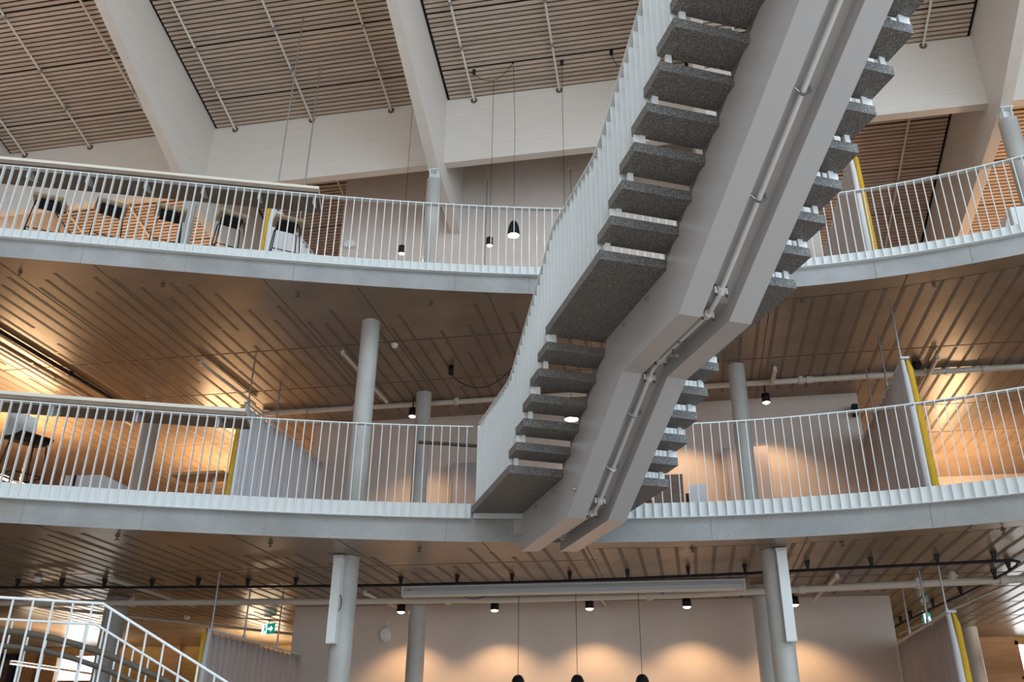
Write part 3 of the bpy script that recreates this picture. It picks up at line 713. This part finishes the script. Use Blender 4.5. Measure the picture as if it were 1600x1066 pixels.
def exit_sign(x, y, z, rz, label, arrow_right=True):
    t = thing('exit_sign', label, 'sign', (x, y, z), 'green exit signs', rz=rz)
    part('panel', MB().box(-.17, .17, -.012, .012, -.1, .1), M_TURQ, t, local=True)
    f = MB().box(-.17, -.03, -.016, -.0125, -.1, .1)
    part('white_field', f, M_SIGNW, t, local=True)
    f = MB().box(0.0, .08, -.016, -.0125, -.02, .02).add([(.07, -.014, .06), (.14, -.014, 0), (.07, -.014, -.06)], [(0, 1, 2)])
    part('arrow', f, M_SIGNW, t, local=True)
    f = MB().box(-.10, -.06, -.02, -.0165, -.03, .04).box(-.115, -.1, -.02, -.0165, -.08, -.02).box(-.07, -.05, -.02, -.0165, -.08, -.02).lathe([(0, .05), (.018, .05), (.018, .08), (0, .08)], -.08, -.018, 8)
    part('running_figure', f, M_TURQ, t, local=True)
    part('stem', MB().tube([(0, 0, .1), (0, 0, H1 - z)], .008, 6), M_BLACK, t, local=True)
exit_sign(-8.35, 17.3, 3.95, -.35, 'green and white exit sign with arrow, ground level left')
exit_sign(4.1, 17.2, 3.95, 1.0, 'green and white exit sign behind the right ground curtain rods')
for (x, y, h, lab) in ((-10.06, 12.54, H1, 'ground floor ceiling at far left'), (-9.83, 16.7, H1, 'ground floor ceiling behind the dark column'), (-4.41, 12.45, H2, 'upper deck underside beside the pale column')):
    solo('smoke_detector', MB().lathe([(.06, h), (.06, h - .02), (.045, h - .03), (.045, h - .055), (.02, h - .07), (0, h - .07)], x, y, 16), M_WHITE, 'white round smoke detector on the ' + lab, 'detector', (x, y, h), 'smoke detectors')
# lower deck fittings
for i, (x, y, z, lab) in enumerate(((-4.78, 14.75, 7.43, 'beside the back column left of stair'), (1.60, 15.1, 7.44, 'under the long pipe right of stair'), (-1.5, 15.1, 7.44, 'behind the stair'), (.05, 15.1, 7.44, 'behind the stair spine'))):
    t = thing('ceiling_spotlight', 'black cylinder spotlight on the lower deck, ' + lab, 'lamp', (x, y, H2), 'wall washing spotlights')
    part('can', MB().lathe([(.0, z + .08), (.07, z + .08), (.072, z - .08), (.062, z - .08), (.06, z - .05)], x, y, 24), M_BLACK, t)
    part('stem', MB().tube([(x, y, z + .07), (x, y, H2)], .012, 8), M_BLACK, t)
    part('lens', MB().lathe([(0, z - .107), (.035, z - .102), (.055, z - .091), (.066, z - .077)], x, y, 24), M_LAMPP, t)
    light('spot', 'SPOT', (x, y, z - .115), 65, WARM, t, rot=(.12, 0, 0), spot_size=math.radians(108), spot_blend=.6, shadow_soft_size=.04)
t = thing('pendant_lamp', 'warm glowing pendant seen between the stair treads', 'lamp', (-1.72, 14, 6.8))
part('shade', MB().lathe([(.0, 6.98), (.05, 6.97), (.10, 6.92), (.13, 6.83), (.125, 6.83), (.09, 6.92), (0, 6.96)], -1.72, 14, 24), M_BLACK, t)
part('bulb', MB().lathe([(0, 6.85), (.12, 6.845), (.12, 6.835), (0, 6.835)], -1.72, 14, 20), M_LAMP, t)
part('cable', MB().tube([(-1.72, 14, 6.97), (-1.72, 14, H2)], .004, 6), M_BLACK, t)
t = thing('ceiling_rose', 'black cylinder on the upper deck underside with a slack cable', 'cable box', (-3.72, 13.46, H2))
part('cylinder', MB().lathe([(0, H2), (.045, H2), (.045, H2 - .16), (0, H2 - .16)], -3.72, 13.46, 16), M_BLACK, t)
def sag(a, b, d, n=14):
    a = Vector(a); b = Vector(b)
    return [a.lerp(b, i / n) - Vector((0, 0, d * 4 * (i / n) * (1 - i / n))) for i in range(n + 1)]
part('cable', MB().tube(sag((-3.72, 13.46, H2 - .16), (-2.55, 13.4, H2 - .02), .36), .007, 6), M_BLACK, t)
# panels standing against the core wall
solo('pinboard', MB().box(-4.2, -3.2, 15.62, 15.68, F1, 6.69).box(-4.22, -4.2, 15.60, 15.7, F1, 6.7).box(-3.2, -3.18, 15.6, 15.7, F1, 6.7), M_LILAC, 'lilac grey pinboard left of the stair on the lower deck', 'board', (-3.7, 15.65, F1), 'tall grey boards')
solo('pinboard', MB().box(.83, 1.57, 15.62, 15.68, F1, 6.73).box(.81, .83, 15.6, 15.7, F1, 6.74).box(1.57, 1.59, 15.6, 15.7, F1, 6.74), M_LILAC, 'lilac grey pinboard behind the lower deck column right of stair', 'board', (1.2, 15.65, F1), 'tall grey boards')

def tubes(paths, r): 
    m = MB()
    for p in paths: m.tube(p, r, 8)
    return m
def shell(pts, w, th, x0=0):
    """a bent sheet: profile pts (y,z) with width w"""
    n = len(pts); vs = []
    for s_, o in ((-w / 2, 0), (w / 2, 0)):
        for (y, z) in pts: vs.append((x0 + s_, y, z))
    for s_ in (-w / 2, w / 2):
        for i, (y, z) in enumerate(pts):
            a = pts[max(i - 1, 0)]; b = pts[min(i + 1, n - 1)]; dy, dz = b[0] - a[0], b[1] - a[1]; l = math.hypot(dy, dz)
            vs.append((x0 + s_, y + dz / l * th, z - dy / l * th))
    fs = []
    for i in range(n - 1):
        fs += [(i, i + 1, n + i + 1, n + i), (2 * n + i, 3 * n + i, 3 * n + i + 1, 2 * n + i + 1), (i, 2 * n + i, 2 * n + i + 1, i + 1), (n + i, n + i + 1, 3 * n + i + 1, 3 * n + i)]
    fs += [(0, n, 3 * n, 2 * n), (n - 1, 3 * n - 1, 4 * n - 1, 2 * n - 1)]
    return MB().add(vs, fs)
# ------------------------------------------------------------------ bar stools at the upper ledge
def bar_stool(x, y, z, rz, label, seat_h=.80):
    t = thing('bar_stool', label, 'stool', (x, y, z), 'wooden bar stools at the upper ledge', rz=rz)
    h = seat_h; w, d = .20, .19
    s = shell([(-.23, h + .0), (-.21, h + .035), (-.05, h + .03), (.08, h + .03), (.16, h + .05), (.20, h + .10), (.22, h + .17)], .44, .034)
    part('seat', s, M_PLY, t, local=True)
    part('seat_pad', MB().box(-.14, .14, -.12, .12, h - .055, h + .005), M_BLACK, t, local=True)
    for sx in (-1, 1):
        for sy in (-1, 1):
            part('leg', tubes([[(sx * .13, sy * .10, h - .02), (sx * .17, sy * .13, h - .08), (sx * .22, sy * .20, 0.0)]], .0085), M_BLACK, t, local=True)
    f = .25
    def q(sx, sy, zz):
        k = 1 - zz / (h - .08); return (sx * (.17 + .05 * k), sy * (.13 + .07 * k), zz)
    part('foot_rail', tubes([[q(-1, -1, f), q(1, -1, f)], [q(-1, 1, f), q(1, 1, f)], [q(-1, -1, f), q(-1, 1, f)], [q(1, -1, f), q(1, 1, f)]], .008), M_BLACK, t, local=True)
SX = (-8.83, -8.02, -7.22, -6.38, -5.60)
lw = ('leftmost of five at the upper ledge', 'second from the left at the upper ledge', 'middle of the five at the upper ledge', 'second from the right, before the sloping beam', 'rightmost, before the white curtain')
for i, x in enumerate(SX):
    bar_stool(x, E2(x) + .52, F2, .62 + .12 * (i % 2), 'pale wood bar stool, ' + lw[i])
# chair at the lower ledge
t = thing('bar_chair', 'high chair with white back and black seat at the lower ledge', 'chair', (-8.42, E1(-8.42) + .62, F1), rz=1.2)
h = .80
part('seat', shell([(-.22, h - .01), (-.2, h + .015), (0, h - .01), (.2, h + .01), (.23, h + .03)], .44, .05), M_BLACK, t, local=True)
part('backrest', shell([(.23, h + .05), (.25, h + .16), (.29, h + .40)], .42, .022), M_WHITE, t, local=True)
for sx in (-1, 1):
    for sy in (-1, 1):
        part('leg', tubes([[(sx * .16, sy * .15, h - .03), (sx * .24, sy * .23, 0)]], .010), M_BLACK, t, local=True)
f = .28; k = .185; kk = .205
part('foot_rail', tubes([[(-kk, -.195, f), (kk, -.195, f)], [(-kk, .195, f), (kk, .195, f)], [(-kk, -.195, f), (-kk, .195, f)], [(kk, -.195, f), (kk, .195, f)]], .008), M_BLACK, t, local=True)
# lower deck furniture
t = thing('storage_bin', 'white cabinet top with a red object behind the lower balustrade', 'cabinet', (-9.5, 12.8, F1))
part('body', MB().prism([(-10.05, F1), (-8.95, F1), (-8.95, 5.62), (-9.35, 5.80), (-10.05, 5.82)], 1, 12.6, 13.1), M_GREY, t)
part('red_panel', MB().box(-9.93, -9.87, 12.57, 12.6, 5.63, 5.83), M_RED, t); part('dark_panel', MB().box(-9.865, -9.84, 12.57, 12.6, 5.63, 5.81), M_BLACK, t)
t = thing('table', 'brown wooden table end left of the yellow curtain edge', 'table', (-7.5, 12.75, F1))
part('tabletop', MB().prism([(-8.06, 5.70), (-7.15, 5.70), (-7.15, 5.745), (-8.06, 5.745)], 1, 12.5, 12.95), M_WOOD, t)
part('pedestal', MB().lathe([(.2, F1), (.2, F1 + .02), (.03, F1 + .03), (.03, 5.70)], -7.4, 12.72, 16), M_GREY, t)
t = thing('lounge_chair', 'brown high back lounge chair behind the stair foot', 'chair', (-.2, 13.6, F1))
part('backrest', MB().prism([(13.62, 5.1), (13.68, 5.1), (13.80, 5.72), (13.74, 5.72)], 0, -.42, .05), M_DWOOD, t)
part('seat', MB().box(-.42, .05, 13.15, 13.64, 5.02, 5.12), M_DWOOD, t)
for x in (-.38, .01):
    for y in (13.2, 13.58): part('leg', MB().box(x - .02, x + .02, y - .02, y + .02, F1, 5.02), M_BLACK, t)
t = thing('sofa', 'orange low sofa behind the stair foot', 'sofa', (-.75, 13.2, F1))
part('seat', MB().box(-1.4, -.46, 12.9, 13.6, F1 + .12, 5.05), M_ORANGE, t); part('backrest', MB().box(-1.4, -.46, 13.6, 13.78, F1 + .12, 5.42), M_ORANGE, t)
part('cushion', MB().lathe([(0, 5.06), (.16, 5.09), (.2, 5.16), (.15, 5.24), (0, 5.27)], -.62, 13.2, 16), M_DWOOD, t)
for x in (-1.35, -.5): part('leg', MB().box(x - .03, x + .03, 12.95, 13.02, F1, F1 + .12), M_BLACK, t)
t = thing('monitor', 'small grey desk monitor behind the lower balustrade', 'monitor', (.24, 12.8, F1))
part('screen', MB().box(.14, .36, 12.70, 12.74, 4.95, 5.24), M_GREY, t); part('stand', MB().box(.07, .13, 12.71, 12.85, 4.87, 5.12).box(.06, .4, 12.66, 13.0, 4.84, 4.87), M_BLACK, t)
part('desk_leg', MB().box(.18, .24, 12.8, 12.86, F1, 4.84), M_BLACK, t)
# upper deck fittings
for (x, y, zt, zb, kind, lab) in ((-5.14, 14.5, 10.92, 10.74, 'c', 'left of the central column'), (-3.34, 14.5, 10.92, 10.74, 'c', 'right of the central column'), (-2.86, 14.5, 11.27, 10.92, 'b', 'larger bell')):
    t = thing('pendant_lamp', ('small black cylinder pendant on the upper deck, ' + lab) if kind == 'c' else 'larger black bell pendant glowing warm on the upper deck', 'lamp', (x, y, zb), 'upper deck pendants')
    if kind == 'c':
        part('shade', MB().lathe([(0, zt), (.062, zt), (.07, zt - .01), (.07, zb), (.06, zb), (.058, zb + .02)], x, y, 24), M_BLACK, t)
        part('lens', MB().lathe([(0, zb + .012), (.06, zb + .012)], x, y, 24), M_LAMPP, t)
    else:
        part('shade', MB().lathe([(0, zt), (.03, zt - .005), (.07, zt - .05), (.10, zt - .14), (.118, zt - .26), (.12, zb), (.112, zb), (.11, zt - .25), (.06, zt - .06), (0, zt - .03)], x, y, 24), M_BLACK, t)
        part('lens', MB().lathe([(0, zb + .05), (.108, zb + .03), (.11, zb + .008)], x, y, 24), M_LAMP, t)
    light('glow', 'POINT', (x, y, zb - .05), 6, (1, .78, .6), t, shadow_soft_size=.05)
    if kind == 'c' or True:
        zr = roofz(y) if kind == 'c' else roofz(14.1)
        p = [(x, y, zt), (x, y, zr)] if kind == 'c' else [(x, y, zt), (x + .02, y - .1, 13.5), (x + .03, 14.12, zr - .05)]
        part('cable', MB().tube(p, .0045, 6), M_BLACK, t)
CB = [('black cable cylinder left under the central slats with drooping cable', -3.7, 14.17, -2.84, 14.1, True), ('black cable cylinder right under the central slats', -1.81, 14.21, -1.75, 14.3, False), ('black cable hook under the slats beside the stair balustrade', -.76, 14.13, -.45, 14.2, True)]
for lab, x, y, x2, y2, drp in CB:
    t = thing('ceiling_rose', lab, 'cable box', (x, y, roofz(y)), 'cable boxes under the roof')
    z = roofz(y)
    part('cylinder', MB().lathe([(0, z + .02), (.035, z + .02), (.035, z - .10), (0, z - .10)], x, y, 14), M_BLACK, t)
    if drp:
        part('cable', MB().tube(sag((x, y, z - .1), (x2, y2, roofz(y2) - .03), .32), .006, 6), M_BLACK, t)
        part('hook', MB().lathe([(0, 0.02), (.02, 0.02), (.02, -.03), (0, -.03)], 0, 0, 8), M_BLACK, t, at=(0, 0, 0)).location = Vector((x2, y2, roofz(y2))) - Vector((x, y, z))
    else:
        part('cable', MB().tube([(x, y, z - .1), (x, y, 9.9)], .005, 6), M_BLACK, t)
        part('lamp', MB().lathe([(0, 9.9), (.06, 9.89), (.06, 9.72), (0, 9.72)], x, y, 16), M_BLACK, t)
t = thing('wall_light', 'small white oval light on the upper white wall', 'lamp', (-7.06, 16.37, 10.4))
part('body', MB().prism([(-7.2, 12.25), (-7.13, 12.21), (-6.98, 12.21), (-6.92, 12.25), (-6.92, 12.32), (-6.98, 12.38), (-7.13, 12.38), (-7.2, 12.32)], 1, 16.31, 16.398), M_WHITE, t)
part('base', MB().box(-7.12, -7.0, 16.36, 16.399, 12.38, 12.41), M_GREY, t)
# vertical sprinkler drops on the upper wall
for x, z, lab in ((-3.85, 13.62, 'left'), (-1.93, 13.7, 'right')):
    m = MB().tube([(x, 16.25, z), (x, 16.25, roofz(16.25) - .08)], .03, 10)
    t = thing('sprinkler_drop', 'short white vertical pipe on the upper wall under the slats, ' + lab, 'pipe', (x, 16.25, z), 'sprinkler drops')
    part('pipe', m, M_PIPE, t); part('coupling', MB().tube([(x, 16.25, z - .02), (x, 16.25, z + .06)], .05, 12).tube([(x - .08, 16.25, z), (x + .08, 16.25, z)], .02, 8), M_PIPE, t)
    part('wall_clip', MB().box(x - .02, x + .02, 16.25, 16.405, z + .15, z + .19), M_PIPE, t)
    part('cable', MB().tube([(x + .02, 16.22, z - .02), (x + .02, 16.22, 10.6)], .006, 6), M_BLACK, t)
t = thing('cabinet', 'white cabinet at the right end of the upper deck', 'cabinet', (5.9, 13.2, F2))
part('body', MB().box(5.45, 6.4, 13.0, 13.6, F2, 9.62), M_WHITE, t); part('side_panel', MB().prism([(4.95, F2), (5.44, F2), (5.44, 9.58)], 1, 13.1, 13.5), M_LEDGE, t)
t = thing('display_screen', 'small grey screen with white top under the right column', 'screen', (5.15, 13.6, F2))
part('panel', MB().box(4.98, 5.32, 14.0, 14.05, F2, 9.50), M_GREY, t); part('top_edge', MB().box(4.93, 5.37, 13.97, 14.07, 9.50, 9.54), M_WHITE, t)

# ------------------------------------------------------------------ linear lamps on the decks
def linear(x, y0, y1, z, zc, e, label, col=WARM, up=True):
    t = thing('linear_lamp', label, 'lamp', (x, (y0 + y1) / 2, z), 'linear lamps')
    part('body', MB().box(x - .04, x + .04, y0, y1, z, z + .05), M_WHITE, t)
    part('diffuser', MB().box(x - .035, x + .035, y0 + .01, y1 - .01, z - .012, z), M_TUBE, t)
    part('uplight', MB().box(x - .035, x + .035, y0 + .01, y1 - .01, z + .05, z + .058), M_TUBE, t)
    for y in (y0 + .3, y1 - .3): part('wire', MB().tube([(x, y, z + .05), (x, y, zc)], .003, 5), M_ROD, t)
    L = y1 - y0
    light('up', 'AREA', (x, (y0 + y1) / 2, z + .07), e, col, t, rot=(PI, 0, 0), shape='RECTANGLE', size=.08, size_y=L)
    light('down', 'AREA', (x, (y0 + y1) / 2, z - .03), e * .6, col, t, rot=(0, 0, 0), shape='RECTANGLE', size=.08, size_y=L)
linear(-12.9, 13.4, 15.2, 6.45, H2, 130, 'linear lamp hanging over the lower deck at far left')
linear(-10.2, 16.6, 19.4, 6.4, H2, 120, 'linear lamp deep on the lower deck at left')
linear(6.0, 18.2, 21.0, 6.2, H2, 75, 'linear lamp deep on the lower deck at right')
linear(-13.8, 17.0, 20.0, 3.3, H1, 42, 'linear lamp near the window at ground level left', (1, .74, .48))
linear(-9.6, 18.6, 20.6, 3.4, H1, 40, 'linear lamp behind the ground curtain at left', (1, .74, .48))
linear(7.4, 16.8, 19.5, 3.5, H1, 80, 'linear lamp at ground level right', (1, .84, .66))
linear(-13.2, 16.8, 19.6, 9.6, roofz(18.2), 80, 'linear lamp on the upper deck at left')
linear(8.6, 16.8, 19.6, 9.6, roofz(18.2), 65, 'linear lamp on the upper deck at right')

# ------------------------------------------------------------------ corner stair railing at ground level, lower left
def corner_rail(ax, ay, bx_, by_, cx, cy, zt, zc, label, first):
    t = thing('stair_railing', label, 'railing', (bx_, by_, 0), 'corner stair railings')
    a, b, c = Vector((ax, ay, zt)), Vector((bx_, by_, zt)), Vector((cx, cy, zc))
    part('top_rail', MB().tube([a, b, c], .0095, 8), M_WHITE, t)
    def bars(p, q, n, drop):
        for i in range(n):
            r = p.lerp(q, (i + .5) / n)
            part('baluster', MB().box(r.x - .0045, r.x + .0045, r.y - .0045, r.y + .0045, r.z - drop, r.z), M_WHITE, t)
    n1 = int((b - a).length / .115); n2 = int(math.hypot(c.x - b.x, c.y - b.y) / .115)
    bars(a, b, n1, 1.1); bars(b, c, n2, 1.1)
    n = Vector((b - a)).normalized(); s_ = Vector((-n.y, n.x, 0)) * (.07 if first else -.07)
    dz = Vector((0, 0, -.19)); pa, pb, pc = a + s_ + dz, b + s_ + dz, c + s_ + dz
    pts = [pa, pb.lerp(pa, .35)]
    for i in range(1, 8):
        u = i / 8; pts.append((1 - u) ** 2 * pb.lerp(pa, .35) + 2 * u * (1 - u) * pb + u * u * pb.lerp(pc, .35))
    pts += [pb.lerp(pc, .35), pc]
    part('handrail', MB().tube(pts, .020, 10), M_HAND, t)
    for p in (pa.lerp(pb, .5), pb.lerp(pc, .6)):
        part('handrail_bracket', MB().tube([p, p - s_], .008, 6), M_WHITE, t)
dx, dy = .86, .52
corner_rail(-5.1, 4.45, -3.72, 5.28, -3.72 + 1.75, 5.28 + 1.65, 2.49, 2.49 - 1.20, 'white railing with brown handrail of the corner stair, nearer side', True)
corner_rail(-5.75, 5.35, -4.37, 6.17, -4.37 + 1.75, 6.17 + 1.65, 2.49, 2.49 - 1.20, 'white railing with brown handrail of the corner stair, farther side', False)
t = thing('corner_stair', 'low grey flight below the corner railings', 'staircase', (-4, 5.7, 0))
part('landing', MB().prism([(-5.1, 4.45), (-3.72, 5.28), (-4.37, 6.17), (-5.75, 5.35)], 2, 1.2, 1.38), M_EDGE, t)
for i in range(7):
    u0, u1 = i / 7.5, (i + 1) / 7.5; v = (1.75, 1.65)
    q = [(-3.72 + v[0] * u0, 5.28 + v[1] * u0), (-3.72 + v[0] * u1, 5.28 + v[1] * u1), (-4.37 + v[0] * u1, 6.17 + v[1] * u1), (-4.37 + v[0] * u0, 6.17 + v[1] * u0)]
    part('tread', MB().prism(q, 2, 1.38 - .17 * (i + 1) - .06, 1.38 - .17 * (i + 1)), M_GRAN, t)
part('support', MB().box(-4.9, -4.7, 5.2, 5.4, 0, 1.2), M_EDGE, t)

# ------------------------------------------------------------------ small fittings
t = thing('dome_camera', 'black dome camera behind the lower right curtain', 'camera', (4.05, 14.6, H2))
part('base', MB().lathe([(.07, H2), (.075, H2 - .05), (.07, H2 - .07)], 4.05, 14.6, 18), M_BLACK, t); part('dome', MB().lathe([(.065, H2 - .07), (.055, H2 - .11), (.03, H2 - .135), (0, H2 - .14)], 4.05, 14.6, 18), M_BLACK, t)
t = thing('wall_speaker', 'small black speaker at the top corner of the lower core wall', 'speaker', (3.18, 15.7, 7.3))
part('case', MB().prism([(15.62, 7.28), (15.78, 7.24), (15.78, 7.46), (15.62, 7.44)], 0, 3.13, 3.22), M_BLACK, t); part('arm', MB().box(3.16, 3.19, 15.78, 15.852, 7.33, 7.36), M_BLACK, t)
solo('slack_cable', MB().tube(sag((-3.74, 14.3, 4.12), (-3.04, 14.3, 4.12), .16), .006, 6), M_BLACK, 'slack black cable under the left half of the screen housing', 'cable', (-3.4, 14.3, 4.12), 'slack cables')
solo('slack_cable', MB().tube(sag((-.55, 14.3, 4.12), (.1, 14.9, 4.12), .14), .006, 6), M_BLACK, 'slack black cable left of the right boxed column', 'cable', (-.2, 14.5, 4.12), 'slack cables')
t = thing('pipe_riser', 'short thick cream pipe stub on the ground floor pipe at right', 'pipe', (3.76, 13.9, H1))
part('stub', MB().lathe([(.055, H1), (.055, H1 - .12)], 3.76, 13.92, 16, True), M_PIPE, t); part('flange', MB().lathe([(.085, H1 - .05), (.085, H1 - .075)], 3.76, 13.92, 16, True), M_PIPE, t)
